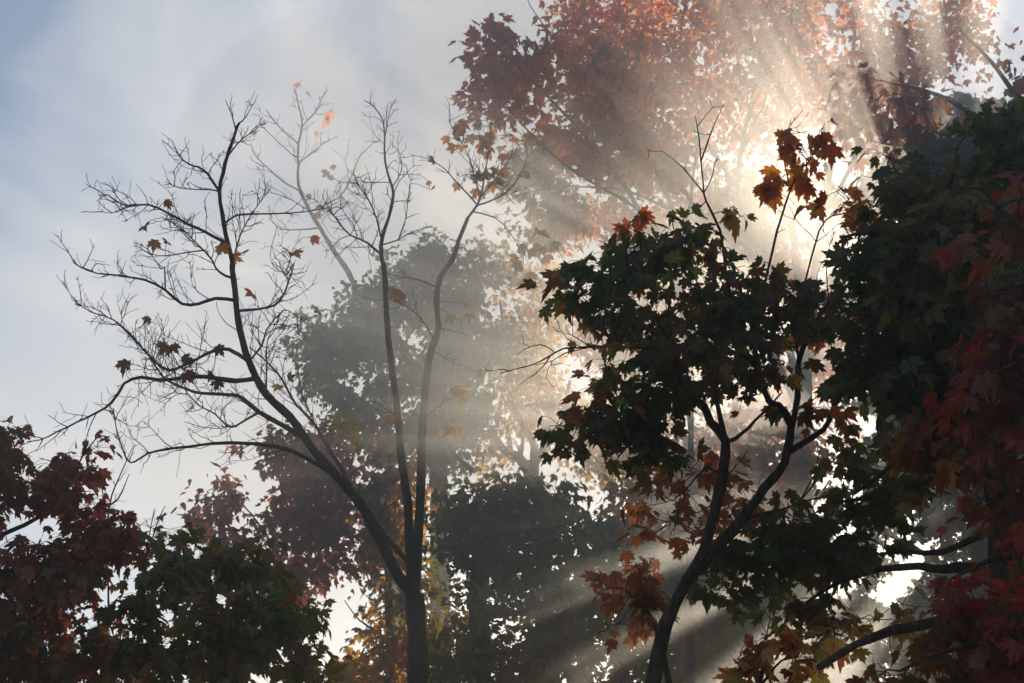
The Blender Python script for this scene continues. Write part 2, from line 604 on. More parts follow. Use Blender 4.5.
def smoke():
    """The drifting bank of smoke that catches the light between the near trees and the far ones."""
    m, t, N, L = nodes('pale_smoke')
    out, v = N('ShaderNodeOutputMaterial'), N('ShaderNodeVolumePrincipled')
    v.inputs['Color'].default_value = (0.97, 0.95, 0.90, 1)
    v.inputs['Density'].default_value = SMOKE_DENSITY
    v.inputs['Anisotropy'].default_value = SMOKE_G
    L(v.outputs[0], out.inputs['Volume'])
    c = at(680, 310, 11.9)
    nu, nv = 64, 40
    V = []
    for j in range(nv + 1):
        th = math.pi * j / nv
        for i in range(nu):
            ph = 2 * math.pi * i / nu
            u = np.array([math.sin(th) * math.cos(ph), math.sin(th) * math.sin(ph), math.cos(th)])
            k = 1 + 0.16 * mnoise.noise(Vector(u * 1.7)) + 0.08 * mnoise.noise(Vector(u * 4.1 + 7))
            thin = abs(u[1]) ** 1.5      # lens shaped, fading out at the rim
            V.append(c + u * k * np.array([5.1, 3.2 * thin, 4.7]))
    i = np.arange(nv)[:, None] * nu
    j = np.arange(nu)[None]
    q = np.stack([i + j, i + nu + j, i + nu + (j + 1) % nu, i + (j + 1) % nu], -1).reshape(-1, 4)
    o = mesh_obj('smoke', np.array(V), [q], m, None, True)
    o['kind'] = 'stuff'
smoke()

# ------------------------------------------------------------------ 1 bare maple left of centre
DB = 11.5
t = Tubes(); sk = Skeleton()
bp = to_ground(t, sk, 418, 690, DB, 0.125, 0.098)
limb(t, sk, 'b 432,700 430,600 424,520 421,470', DB, 0.098, 0.085, 12, 0.004)
bare = tree('bare_maple', 'nearly leafless dark maple with forked trunk reaching up left of centre', bp)
limb(t, sk, 'b 421,480 428,390 432,300 437,200 440,100 445,0 6 560,300 578,240 590,200 583,120 595,50 630,0 2 650,540 680,470', (DB, DB + .5), 0.044, 0.017, 9, 0.006)
limb(t, sk, 'b 422,485 412,400 408,330 405,250 395,180 385,100 6 465,430 452,330 437,180 428,20 2 424,600 420,550', (DB, DB - .3), 0.043, 0.016, 9, 0.006)
t.build('trunk', BARK, bare)
GLD = leaf_material('clinging_leaf', ORANGE, YELLOW, 0.6, 1.0, 1.8)
DRK = leaf_material('withered_leaf', BROWN, MAROON, 0.4, 1.0, 1.5)
br = [  # path, (start distance, end distance), thick start, thick end, twig density, twig length
 ('b 412,475 385,430 340,340 290,250 230,180 170,110 120,40 5 790,400 740,300 715,210 700,120 690,30 1 690,600 672,520 660,450 652,390 670,310 680,270 700,210 712,185', (DB, DB - 1.2), .072, .014, 2.0, .40),
 ('b 411,392 340,315 290,240 220,130 180,60 5 880,430 840,360 800,310 740,260', (DB + .15, DB + .9), .034, .009, 5, .5),
 ('5 762,367 700,360 640,350 580,345 480,355 420,350 370,367 330,425 230,480 170,510 120,535 80,540', (DB - .8, DB - 1.8), .030, .004, 5, .5),
 ('5 885,535 820,480 770,450 720,410 690,400 600,395 560,385 500,360 470,330 430,270 385,215', (DB - .6, DB - .2), .036, .005, 7, .5),
 ('5 775,457 690,495 640,460 590,430 560,400 520,395', (DB - .6, DB + .3), .018, .004, 7, .45),
 ('5 990,625 850,563 720,545 620,545 560,555 500,560 440,575 400,600 375,590 345,500 338,440', (DB - .2, DB - 1.1), .030, .004, 5, .42),
 ('5 728,290 680,265 630,270 580,295 500,330 460,300 420,260 340,180 270,155 225,125', (DB - .9, DB - .3), .024, .004, 8, .5),
 ('5 692,125 640,115 590,130 540,130 490,90 430,60 350,45 290,40 240,20 215,5', (DB - 1, DB - 1.9), .022, .004, 6, .36),
 ('5 722,158 790,140 830,120 860,60 875,10 1 850,640 870,560', (DB - 1, DB - .4), .017, .004, 7, .4),
 ('5 742,300 780,250 790,210 830,160 855,150 900,180', (DB - .9, DB - .1), .014, .004, 7, .4),
 ('5 800,400 790,300 795,240 830,170', (DB - .8, DB - .9), .012, .003, 6, .35),
 ('5 922,500 900,400 885,330 880,250', (DB + .1, DB + .6), .012, .003, 5, .35),
 ('1 668,540 610,510 560,490 500,455 440,430 370,430 320,400 295,405', (DB - 1.1, DB - 1.9), .020, .004, 7, .36),
 ('1 440,430 370,440 330,455 297,452', (DB - 1.5, DB - 2), .008, .003, 6, .2),
 ('1 683,640 650,630 620,580 570,530 520,490 480,470', (DB - 1.1, DB - .4), .016, .003, 7, .4),
 ('1 660,478 700,460 760,455 840,455 920,448 985,432', (DB - 1.1, DB - .7), .013, .004, 4, .3),
 ('1 655,390 620,340 590,320 560,310 530,280 515,245', (DB - 1.2, DB - 1.6), .015, .004, 8, .3),
 ('1 653,400 620,385 540,380 490,360', (DB - 1.2, DB - .8), .010, .003, 6, .3),
 ('1 693,610 710,520 740,470 770,430 790,400', (DB - 1.1, DB - .5), .013, .003, 7, .4),
 ('1 610,575 540,575 470,580 420,560 395,540', (DB - 1.0, DB - .6), .009, .003, 5, .25),
 ('5 490,92 490,20 1 480,620 440,560 400,543', (DB - 1.4, DB - 1.2), .009, .003, 5, .25),
 ('1 700,215 690,165 670,120', (DB - 1.2, DB - 1.3), .010, .003, 6, .2),
 ('1 708,190 730,170 750,130', (DB - 1.2, DB - 1.1), .009, .003, 6, .2),
 ('1 675,290 720,235 760,205 785,178', (DB - 1.2, DB - .8), .010, .003, 7, .26),
 # right pair of stems
 ('2 420,560 425,520 440,470 455,400 445,360 430,300 430,230 425,180 400,140 370,120', (DB - .3, DB - .1), .026, .005, 4.5, .4),
 ('2 418,575 380,545 330,520 290,480 270,440', (DB - .3, DB - 1), .016, .004, 7, .45),
 ('2 428,560 470,535 500,515 575,490', (DB - .3, DB + .4), .010, .003, 5, .3),
 ('2 422,530 405,470 380,415 350,370 335,330', (DB - .3, DB - .8), .013, .004, 7, .4),
 ('2 450,385 480,320 470,270 445,245', (DB - .2, DB + .3), .008, .003, 5, .25),
 ('2 428,230 440,170 448,125', (DB - .2, DB - .2), .008, .003, 6, .2),
 ('2 485,570 492,470 500,400 515,340', (DB + .3, DB + .4), .009, .003, 6, .25),
 ('2 680,470 705,430 720,380 735,300 745,230 750,190', (DB + .5, DB + .8), .018, .004, 6, .4),
 ('2 700,440 740,420 790,395 830,350 850,280 845,220', (DB + .5, DB + 1.1), .013, .004, 4, .35),
 ('2 700,430 660,380 610,325 560,295 505,280', (DB + .5, DB + .1), .012, .003, 4, .3),
 ('2 708,410 695,340 680,290 650,230 620,185', (DB + .5, DB + .6), .012, .003, 5, .35),
 ('2 710,455 760,470 800,510 830,560', (DB + .5, DB + .9), .010, .003, 4, .25),
 ('2 715,400 770,340 800,290 830,270', (DB + .5, DB + .7), .010, .003, 5, .3),
 ('6 576,245 545,180 510,150 470,125 430,110', (DB + .3, DB - .2), .012, .003, 6, .3),
 ('6 583,80 530,60 480,50 440,40', (DB + .4, DB + .1), .010, .003, 5, .3),
 ('6 592,205 640,215 675,222', (DB + .3, DB + .6), .009, .003, 6, .22),
 ('6 568,270 620,300 665,318', (DB + .3, DB + .7), .008, .003, 5, .22),
 ('6 550,460 590,435 640,405', (DB + .2, DB + .2), .009, .003, 4, .2),
 ('6 490,560 480,480 430,440 400,420', (DB - .1, DB - .4), .012, .003, 4, .25),
]
for spec, d, r0, r1, dens, ln in br:
    tb = Tubes()
    P = limb(tb, sk, spec, d, r0 * .68, r1 * .72, 6 if r0 < .03 else 9, 0.005, 0.07)
    bare_twigs(tb, P, 0.0046 if ln > .3 else 0.004, dens * 1.9, ln * .82, 2)
    tb.build('branch', BARK, bare)
lv = [('1 650,550', 1, .16), ('1 690,585', 1, .12), ('1 728,572', 1, .12), ('1 498,415', 0, .11), ('1 430,492', 0, .12),
      ('1 460,535', 0, .13), ('1 497,540', 0, .12), ('1 870,572', 1, .17), ('1 928,525', 1, .12), ('5 495,250', 0, .16),
      ('5 515,250', 0, .12), ('5 645,255', 0, .14), ('5 380,300', 0, .16), ('5 550,335', 0, .15), ('5 620,330', 0, .13),
      ('5 540,295', 0, .13), ('5 650,360', 0, .13), ('5 445,172', 0, .1), ('5 750,100', 1, .13), ('5 945,152', 1, .12),
      ('5 905,175', 1, .13), ('5 830,372', 1, .13), ('5 855,350', 0, .1), ('2 160,285', 0, .1), ('2 575,297', 0, .1), ('2 568,385', 0, .1),
      ('2 560,360', 1, .07), ('2 660,185', 1, .12), ('2 690,330', 0, .15), ('2 700,350', 0, .13), ('2 635,225', 0, .13),
      ('2 750,335', 0, .1), ('2 785,280', 1, .11), ('6 620,165', 1, .13), ('6 680,160', 1, .12), ('6 705,330', 1, .13),
      ('6 640,390', 1, .16), ('6 655,412', 1, .15), ('6 615,490', 1, .17), ('6 635,500', 1, .14), ('6 460,85', 1, .16),
      ('6 480,95', 1, .13), ('6 675,128', 1, .08), ('2 860,345', 1, .13), ('2 865,630', 1, .14), ('2 830,550', 0, .13),
      ('2 870,560', 1, .15), ('2 825,595', 1, .13), ('6 445,460', 1, .15), ('6 320,480', 1, .17), ('6 300,470', 1, .15), ('6 335,500', 1, .16), ('6 345,530', 1, .14),
      ('6 290,490', 1, .14), ('6 360,560', 1, .14), ('6 470,100', 1, .14), ('6 650,385', 1, .14), ('6 625,478', 1, .14)]
for i, (s, k, z) in enumerate(lv):
    p = path(s)[0]
    # hang each from the wood nearest to its sight line
    C = at(p[0], p[1], 11.4)
    k2 = int(np.argmin(np.linalg.norm(np.cross(sk.P - CAM, unit(C - CAM)), axis=1) + 0.0 * sk.r))
    dd = float((sk.P[k2] - CAM) @ FWD)
    C = at(p[0], p[1], dd)
    if np.linalg.norm(C - sk.P[k2]) > 0.03:
        m = (C + sk.P[k2]) / 2 + RNG.normal(0, .03, 3)
        tw = Tubes()
        tw.add(smooth_path([sk.P[k2], m, C], .05), .0028, 4)
    else:
        tw = None
    lf = single_leaf(C, GLD if k else DRK, bare, z)
    if tw:
        so = tw.build('stalk', BARK)
        so.parent = lf
        so.matrix_parent_inverse = bare.matrix_world.inverted()

for poly, k in (('p 440,115 480,105 520,120 525,200 500,220 470,200 445,180', .2), ('p 503,225 540,235 548,285 512,285', .3), ('p 435,385 470,375 468,440 440,430', .25)):
    foliage(bare, sk, Tubes(), poly, DB + .5, .4, k, GLD, leaf=.1, per=3, spread=.09, name='leaf_spray', clump=0)

# ------------------------------------------------------------------ 2 paler bare maple behind it
D2 = 34.5
t = Tubes(); sk = Skeleton()
bp = to_ground(t, sk, 400, 690, D2, 0.24, 0.19)
b2 = tree('bare_maple', 'pale slender leafless maple behind the round misty crown, with pink leaves at its topmost twigs', bp)
limb(t, sk, 'p 400,700 398,600 392,480 382,380 370,320 2 345,683 320,630 280,570 240,500 210,450 180,390', D2, .19, .045, 9, .01, .2)
t.build('trunk', BARK_GREY, b2)
for spec, r0, dens, ln in [('2 180,395 172,330 176,250 185,200 180,160 165,90', .030, 5, .6),
                     ('2 240,510 180,505 120,500 85,470', .016, 4, .5), ('2 210,445 270,420 310,390 350,300 400,240', .016, 5, .6),
                     ('2 182,400 120,350 60,300 35,265', .015, 5, .6), ('2 177,240 130,215 90,170 75,150', .014, 5, .5),
                     ('2 186,200 225,150 245,110 258,88', .012, 5, .4), ('2 175,300 230,260 290,225', .012, 5, .5),
                     ('2 200,440 160,420 110,400 60,380', .012, 5, .5), ('2 85,520 90,580 110,620 150,640', .008, 4, .3),
                     ('2 225,470 290,430 330,420', .012, 5, .5), ('2 90,470 120,505', .01, 4, .3)]:
    tb = Tubes()
    P = limb(tb, sk, spec, (D2, D2 + RNG.uniform(-1.5, 1.5)), r0 * 1.5, .011, 6, .02, .15)
    bare_twigs(tb, P, .011, dens * .55, ln * 1.7, 2, tipr=.006)
    tb.build('branch', BARK_GREY, b2)
PINK = leaf_material('pink_leaf', [(.42, .16, .09), (.5, .2, .1), (.36, .14, .1)], None, .6, 1, 1.6)
for s, z in [('2 172,68', .14), ('2 207,103', .13), ('2 250,180', .25), ('2 270,155', .22), ('2 230,213', .13), ('2 265,180', .15)]:
    p = path(s)[0]
    single_leaf(at(p[0], p[1], D2), PINK, b2, z * 1.6)
for s, z in [('2 260,330', .2), ('2 265,355', .16), ('2 210,400', .18), ('2 240,435', .18), ('2 345,365', .16), ('2 275,312', .14), ('2 232,455', .16)]:
    p = path(s)[0]
    single_leaf(at(p[0], p[1], D2), DRK, b2, z * 1.5)

# ------------------------------------------------------------------ 3 leafless saplings at far left
for nm, stems, d, lab in [
    ('bare_sapling', ['a 262,520 258,400 252,300 245,200 215,140', 'a 255,330 270,230 300,160 322,110', 'a 250,260 285,240 310,180'], 13.5,
     'thin leafless sapling rising between the dark left maple and the sky'),
    ('bare_sapling', ['a 345,480 350,380 372,262', 'a 350,400 380,300 400,255', 'a 352,350 338,300'], 13.0,
     'short leafless sapling poking up beside the green brown left maple')]:
    t = Tubes(); sk = Skeleton()
    p0 = path(stems[0])[0]
    bp = to_ground(t, sk, p0[0], p0[1], d, .03, .02)
    e = tree(nm, lab, bp, 'sapling', 'leafless saplings')
    for s in stems:
        P = limb(t, sk, s, d, .012, .004, 5, .006, .08)
        bare_twigs(t, P, .0045, 4, .3, 2)
    t.build('trunk', BARK_GREY, e)

# ------------------------------------------------------------------ leafy trees
def leafy(name, label, trunk, limbs, crowns, d, r, bark=BARK, fine=True, stalks=True, group=GROUP, rmax=.03, cat='tree'):
    """trunk: path from below the frame upward; limbs: (path, d0, d1, r0, r1); crowns: foliage masses."""
    t = Tubes(); sk = Skeleton()
    reseed(label + '0')
    p = path(trunk)
    bp = to_ground(t, sk, p[0][0], p[0][1], d, r * 1.35, r)
    e = tree(name, label, bp, cat, group)
    limb(t, sk, p, d, r, r * .55, 10, .006)
    t.build('trunk', bark, e)
    for s, d0, d1, r0, r1 in limbs:
        tb = Tubes()
        P = limb(tb, sk, s, (d0, d1), r0, r1, 7, .008)
        if fine and stalks:
            bare_twigs(tb, P, min(.004, r0 * .5), 3.2, .28, 2, .3, 4, .45)
        tb.build('branch', bark, e)
    for c in crowns:
        c = dict(c)
        tw = Tubes()
        c['bark'] = bark
        c.setdefault('fine', fine); c.setdefault('stalks', stalks); c.setdefault('rmax', rmax)
        foliage(e, sk, tw, c.pop('poly'), c.pop('d', d), c.pop('thick'), c.pop('lai'), c.pop('mat'), **c)
    return e

def gain(cols, k):
    return [tuple(k * v for v in c) for c in cols]
M_CENTRE = leaf_material('dark_green_rust_leaf', GREEN + [(0.07, 0.045, 0.014)], OLIVE + [(0.11, 0.035, 0.012), (0.15, 0.06, 0.015)], .55, 1.6, 2.6)
M_GREEN = leaf_material('green_leaf', GREEN, OLIVE, .5, 1.2, 2.6)
M_RSPRAY = leaf_material('brick_red_leaf', RED + RUST, ORANGE, .6, 2.0, 1.8)
M_REDDARK = leaf_material('crimson_leaf', RED, MAROON, .45, 1.0, 2.2)
M_MIXR = leaf_material('rust_green_leaf', RUST, GREEN + OLIVE, .5, 1.1, 2.2)
M_LEFT1 = leaf_material('maroon_leaf', gain(MAROON, 1.35), gain(RUST, .9) + OLIVE, .45, .9, 2.0)
M_LEFT2 = leaf_material('olive_leaf', gain(OLIVE, 1.5), RUST[2:] + gain(GREEN, 1.6), .55, .9, 2.2)
M_HAZYRED = leaf_material('dusty_red_leaf', MAROON + RED[:1], RUST, .5, .45, 2.0)
M_YG = leaf_material('yellow_green_leaf', OLIVE + YELLOW[:1], YELLOW + ORANGE[:2], .7, .7, 2.2)
M_GREY = leaf_material('far_green_leaf', GREEN, OLIVE, .45, .3, 2.4)
M_PALE = leaf_material('far_gold_leaf', YELLOW + ORANGE[:1], YELLOW, .75, .3, 2.2)
M_ORANGE = leaf_material('orange_leaf', ORANGE, RUST + RED[3:] + ORANGE[:1], .82, .45, 2.3)
M_YG2 = leaf_material('mixed_green_leaf', [(.05, .095, .018), (.09, .12, .022), (.12, .13, .025), (.06, .10, .02)], [(.14, .13, .025), (.2, .12, .025), (.09, .11, .02)], .6, .7, 2.6)
M_PEACH = leaf_material('peach_leaf', ORANGE, RUST, .65, .3, 2.0)
M_REDTOP = leaf_material('red_brown_leaf', [(.36, .03, .012), (.30, .05, .014)] + RUST, RUST + ORANGE, .8, .6, 2.6)
M_RUSTHAZE = leaf_material('rusty_leaf', RUST, OLIVE + ORANGE, .5, .5, 2.0)

# central dark maple
DC = 8.0
leafy('green_maple', 'dark green and russet maple in front of the brightest mist, right of centre',
      'c 365,700 372,670 400,540 450,440 490,370 511,290', [
      ('c 509,310 525,240 540,180 545,100 7 625,660 605,610 560,580 530,500 505,430 480,380 440,330', DC, DC - .4, 0.0351, 0.0096),
      ('c 545,105 7 645,600 650,550 640,480 630,440', DC - .1, DC + .2, 0.0156, 0.0064),
      ('c 545,105 570,90 600,70 640,30 680,-20', DC - .1, DC + .3, 0.0156, 0.0048),
      ('c 450,440 500,380 560,320 600,270 640,210 676,170 d 100,130', DC, DC + .2, 0.0406, 0.0256),
      ('d 100,135 112,60 85,10 8 250,600 215,500 205,400 190,320 140,290 125,230', DC + .2, DC + .1, 0.0250, 0.0080),
      ('d 105,125 8 335,590 340,480 375,400 430,300 500,240 570,160 640,120', DC + .2, DC + .6, 0.0203, 0.0048),
      ('d 108,128 190,70 8 440,620 500,540 600,480 680,420', DC + .2, DC + .5, 0.0187, 0.0064),
      ('8 335,480 325,400 330,350 380,345 425,310', DC + .3, DC + .4, 0.0094, 0.0040),
      ('7 735,500 700,450 600,445 450,445 270,437 190,440 140,470 80,490 0,515', DC + .1, DC - .5, 0.0109, 0.0024),
      ('7 270,437 200,400 195,370', DC - .3, DC - .3, 0.0039, 0.0016), ('7 160,440 120,430 80,440 50,460', DC - .4, DC - .4, 0.0039, 0.0016),
      ('7 250,440 190,455 150,480 105,490', DC - .4, DC - .5, 0.0039, 0.0016),
      ('8 125,235 3 830,683 790,600 780,540 770,420 760,350', DC + .1, DC, 0.0094, 0.0024),
      ('3 778,450 820,370 845,310', DC, DC + .1, 0.0055, 0.0016), ('3 783,560 720,500 660,450', DC, DC - .1, 0.0047, 0.0016),
      ('8 200,370 240,250 4 280,683 300,600 330,530 370,470 405,420', DC + .1, DC - .1, 0.0094, 0.0024),
      ('4 320,550 300,480 290,420 330,350', DC, DC - .1, 0.0047, 0.0016),
      ('8 330,360 350,310 4 400,683 440,640 500,580 520,540', DC + .4, DC + .3, 0.0078, 0.0024),
      ('4 440,640 520,620 600,600 640,570', DC + .3, DC + .4, 0.0047, 0.0016),
      ('8 430,305 420,200 440,100', DC + .4, DC + .4, 0.0047, 0.0016), ('8 400,350 350,280 340,240', DC + .4, DC + .4, 0.0047, 0.0016),
      ('8 415,330 390,260 405,190', DC + .4, DC + .4, 0.0047, 0.0016), ('8 425,320 480,250 470,190', DC + .4, DC + .4, 0.0047, 0.0016),
      ('c 540,190 500,160 470,190 420,240 340,255', DC, DC - .3, 0.0078, 0.0016), ('c 530,230 480,270 430,290', DC, DC - .2, 0.0055, 0.0016),
      ('c 535,210 570,160 600,120', DC, DC + .2, 0.0055, 0.0016), ('c 515,300 470,330 420,340', DC, DC, 0.0047, 0.0016),
      ('c 560,325 610,280 676,265 d 60,275 130,250 210,230', DC, DC + .6, 0.0125, 0.0040),
      ('d 140,245 170,180 185,110', DC + .3, DC + .3, 0.0062, 0.0024), ('d 130,250 220,145 270,110', DC + .3, DC + .5, 0.0062, 0.0024)],
      [dict(poly='p 563,250 572,238 600,245 625,228 650,225 690,222 720,235 740,245 765,250 785,275 795,300 782,320 790,345 770,370 745,375 740,400 715,410 690,400 660,425 640,460 625,455 600,440 580,445 575,430 560,458 548,450 552,425 545,405 575,395 580,370 590,340 575,320 562,310 570,285',
            thick=.75, lai=2.0, mat=M_CENTRE, spread=.17, per=7, leaf=.115, clump=.09, holes=[(655, 340, 12), (745, 345, 10), (625, 325, 6), (705, 300, 8), (690, 385, 14), (610, 400, 8), (720, 355, 9)]),
       dict(poly='p 760,440 800,430 860,420 905,400 935,440 915,480 925,530 880,535 850,575 800,590 760,575 735,560 740,530 770,500', d=DC + .5,
            thick=.6, lai=1.5, mat=M_GREEN, spread=.2, per=9, holes=[(880, 470, 16), (780, 545, 14), (835, 455, 12)]),
       dict(poly='p 575,395 620,392 690,398 665,425 642,462 625,458 600,440 560,460 546,450 552,425 545,405', thick=.4, lai=1.5, mat=M_MIXR, spread=.13, per=6, clump=0),
       dict(poly='p 770,245 800,260 830,280 860,300 870,370 850,430 810,430 790,400 800,350 775,320', d=DC + .4, thick=.4, lai=.6, mat=M_MIXR, spread=.12, per=4),
       dict(poly='p 690,545 740,540 800,575 830,610 790,640 740,640 700,600', d=DC + .7, thick=.4, lai=.8, mat=M_GREEN, spread=.16, per=6),
       dict(poly='p 640,470 700,450 745,470 760,520 720,560 660,560 600,520', d=DC + .9, thick=.4, lai=.75, mat=M_MIXR, spread=.15, per=4, leaf=.115),
       dict(poly='p 735,150 775,140 790,118 806,112 830,135 826,165 800,182 785,172 772,200 752,200 756,182 742,176', thick=.3, lai=1.1, mat=M_RSPRAY,
            spread=.1, per=5, name='leaf_spray', leaf=.12),
       dict(poly='p 715,195 735,192 742,215 728,222 700,180 690,165 700,160 712,180', thick=.15, lai=.7, mat=M_YG, spread=.07, per=3, name='leaf_spray', leaf=.11),
       dict(poly='p 632,205 648,205 650,222 636,224', thick=.1, lai=1.6, mat=M_RSPRAY, spread=.05, per=3, name='leaf_spray', leaf=.13),
       dict(poly='p 645,440 690,430 700,455 670,470 640,475', thick=.3, lai=1.2, mat=M_MIXR, spread=.12, per=6, name='leaf_spray')],
      DC, .05)

# dark green maple on the right
DG = 7.6
leafy('green_maple', 'dense dark green maple with long low limbs filling the right, beside the crimson one',
      'd 640,700 640,600 640,450 630,300 600,150 8 800,500', [
      ('d 630,420 560,400 480,410 420,405 330,410 240,435 180,465 90,545 40,590', DG, DG + 1.2, .034, .003),
      ('d 640,500 580,505 510,520 440,540 360,555 270,590 180,645 120,690 60,740', DG, DG - .2, .045, .010),
      ('d 610,170 500,190 430,195 370,215 280,240 220,250', DG, DG + .8, .035, .008),
      ('d 600,120 480,80 420,110 330,180 265,232', DG, DG + .6, .03, .008),
      ('d 620,270 480,370 400,365 330,370 260,385', DG, DG + .8, .025, .006),
      ('8 800,510 760,350 740,200 760,60 4 800,500', DG, DG - .2, .05, .012),
      ('8 760,350 650,300 560,270 480,280', DG, DG, .025, .006), ('8 745,180 640,120 540,100 470,110', DG, DG, .022, .005),
      ('8 790,430 680,420 600,410 520,380', DG, DG + .2, .022, .005)],
      [dict(poly='p 905,118 920,95 950,120 980,110 1000,95 1060,90 1100,200 1080,420 1000,470 950,460 905,470 880,440 895,410 865,400 845,380 838,350 852,330 835,315 850,300 872,285 858,268 852,240 872,230 882,200 887,170 882,146',
            thick=.9, lai=3.0, mat=M_GREEN, spread=.19, per=9, leaf=.112, holes=[(915, 300, 7), (870, 345, 8), (890, 375, 7)]),
       dict(poly='p 745,610 800,596 860,605 930,585 955,640 920,690 770,690', d=DG + .8, thick=.4, lai=.55, mat=M_YG, spread=.16, per=5, leaf=.115),
       dict(poly='p 812,300 835,305 850,330 850,375 835,385 815,365 808,335', d=DG + 1.2, thick=.3, lai=1.3, mat=M_RSPRAY, spread=.15, per=6),
       dict(poly='p 835,190 870,185 880,210 860,240 830,225', d=DG + .6, thick=.3, lai=.7, mat=M_RSPRAY, spread=.12, per=5)],
      DG, .12, rmax=.025)

# mostly hidden trees added to block the sun: one close behind it, two farther
leafy('green_maple', 'dark maple crowded behind the right hand green one, shading it', 'p 985,760 985,600 980,400 975,250', [  # dense layer added to keep direct sun off the near air
      ('p 980,420 930,330 900,260', 12.5, 12, .05, .01), ('p 980,450 1040,350 1080,260', 12.5, 13, .05, .01), ('p 983,520 940,480 910,470', 12.5, 13, .04, .01)],
      [dict(poly='p 900,150 925,125 960,135 1000,120 1080,130 1120,300 1100,480 1040,500 985,470 960,490 915,475 900,440 905,400 880,390 868,360 880,330 865,300 885,270 875,240 890,200', d=12.5,
            thick=1.8, lai=3.0, mat=M_GREEN, spread=.3, per=12)],
      12.5, .14, stalks=False)
leafy('red_maple', 'broad russet maple far back on the right, low behind the bright gap', 'p 770,780 770,680 772,600', [  # added far back, mostly hidden, to hold low sun off the centre
      ('p 771,640 720,560 690,510', 27, 27, .08, .02), ('p 771,620 800,530 830,480', 27, 27, .08, .02), ('p 771,650 850,600 880,580', 27, 27, .08, .02)],
      [dict(poly='p 640,520 680,470 730,450 785,460 800,500 790,540 795,575 790,620 800,690 600,690 620,600', thick=2.4, lai=2.6, mat=M_RUSTHAZE, spread=.45, per=14)],
      27, .22, fine=False, stalks=False)
def ring(th, r, h):  # crown gap on a line out from the sun, placed to shape a beam
    return (SUN_PX[0] - r * math.cos(R(th)), SUN_PX[1] - r * math.sin(R(th)), h)
leafy('green_maple', 'tall dark maple on the right standing between the sun and the grove', 'p 1000,780 1000,650 995,500', [  # added sun blocker, mostly hidden; radial gaps cut in its crown form the beams
      ('p 996,520 930,420 880,370', 24, 24, .08, .02), ('p 996,520 1050,400 1080,250', 24, 24, .08, .02), ('p 998,600 900,540 840,520', 24, 24, .08, .02),
      ('p 996,480 960,300 930,180', 24, 24, .08, .02)],
      [dict(poly='p 815,320 835,270 850,230 862,170 905,120 960,90 1040,110 1120,220 1130,690 720,690 730,560 765,500 795,450 835,440 815,390', thick=1.3, lai=3.0, mat=M_GREEN, spread=.11, per=6, clump=0, twig_every=5,
            holes=[ring(th, r, 6.5 + r * w) for th, a, b, w in ((1, 140, 190, .03), (8, 130, 230, .025), (16, 120, 240, .045), (23, 160, 240, .02), (29, 140, 240, .035), (37, 120, 245, .045), (43, 160, 245, .02), (49, 140, 245, .035),
                                      (57, 120, 255, .05), (63, 170, 260, .02), (69, 130, 260, .03), (76, 130, 280, .03), (83, 160, 280, .015), (90, 150, 280, .02),
                                      (-7, 130, 240, .025), (-16, 130, 250, .028), (-27, 130, 250, .02), (-41, 105, 230, .04), (-54, 115, 175, .07)) for r in range(a, b, 12)])],
      24, .26, fine=False, stalks=False)

# crimson maple, nearest, far right
DR = 6.2
leafy('red_maple', 'crimson and rust maple nearest the camera, hanging down the right edge', 'p 1085,720 1085,600 1080,400 1070,250', [
      ('p 1075,420 1030,380 985,350 950,320', DR, DR + .2, .03, .006), ('p 1080,560 1030,550 990,560 950,580', DR, DR, .03, .006),
      ('p 1073,300 1040,250 1000,210 980,180', DR, DR, .025, .005), ('p 1080,640 1010,640 950,650 900,670', DR, DR - .2, .025, .006),
      ('p 1082,600 1130,520 1170,430', DR, DR, .03, .008), ('p 1080,400 1130,300 1160,220', DR, DR, .03, .008)],
      [dict(poly='p 985,190 1010,175 1040,165 1100,180 1200,300 1220,500 1180,690 870,700 890,660 930,640 955,610 945,570 955,545 965,515 945,490 955,455 975,440 950,410 955,380 975,350 960,320 985,290 970,250 985,220',
            thick=.8, lai=2.3, leaf=.112, mat=leaf_material('crimson_rust_leaf', [(.20, .013, .008), (.26, .02, .009), (.14, .011, .007), (.22, .04, .01)], [(.11, .036, .010), (.075, .045, .011), (.15, .05, .011)], .5, 1.5, 2.4), spread=.2, per=9, holes=[(985, 520, 14), (1000, 470, 8)]),
       dict(poly='p 905,330 950,330 955,420 950,470 925,520 900,500 905,440 890,400', d=DR + .9, thick=.4, lai=2.0, mat=M_MIXR, spread=.16, per=8)],
      DR, .11)

# low orange-red sapling, bottom right
leafy('maple_sapling', 'young maple with orange and red leaves at bottom, beneath the light shafts', 'p 752,720 756,690 764,665', [
      ('p 758,690 775,668 790,660 805,658', 6.6, 6.6, .008, .002), ('p 764,668 760,650 765,640', 6.6, 6.6, .006, .002)],
      [dict(poly='p 715,668 735,645 765,632 790,636 808,645 822,658 808,672 830,695 715,700', thick=.3, lai=1.5, mat=leaf_material('orange_red_leaf', ORANGE + RED, YELLOW, .6, 2.5, 1.5), spread=.1, per=6, leaf=.12)],
      6.6, .02, group='young maples', cat='sapling')
leafy('maple_sapling', 'young maple with a cluster of rusty orange leaves before the dark foliage', 'p 672,720 668,680 655,620', [
      ('p 660,640 645,600 648,560', 9.4, 9.4, .012, .003), ('p 652,612 625,590 600,590', 9.4, 9.4, .008, .003)],
      [dict(poly='p 640,548 655,555 660,575 655,600 662,625 650,637 630,645 618,640 615,622 625,610 598,600 595,585 615,580 622,565', thick=.3, lai=1.7, mat=leaf_material('rust_orange_leaf', [(.16, .045, .010), (.2, .06, .012), (.12, .03, .01)], RUST, .55, 2.0, 2.0), spread=.12, per=6, leaf=.12)],
      9.4, .03, group='young maples', cat='sapling')

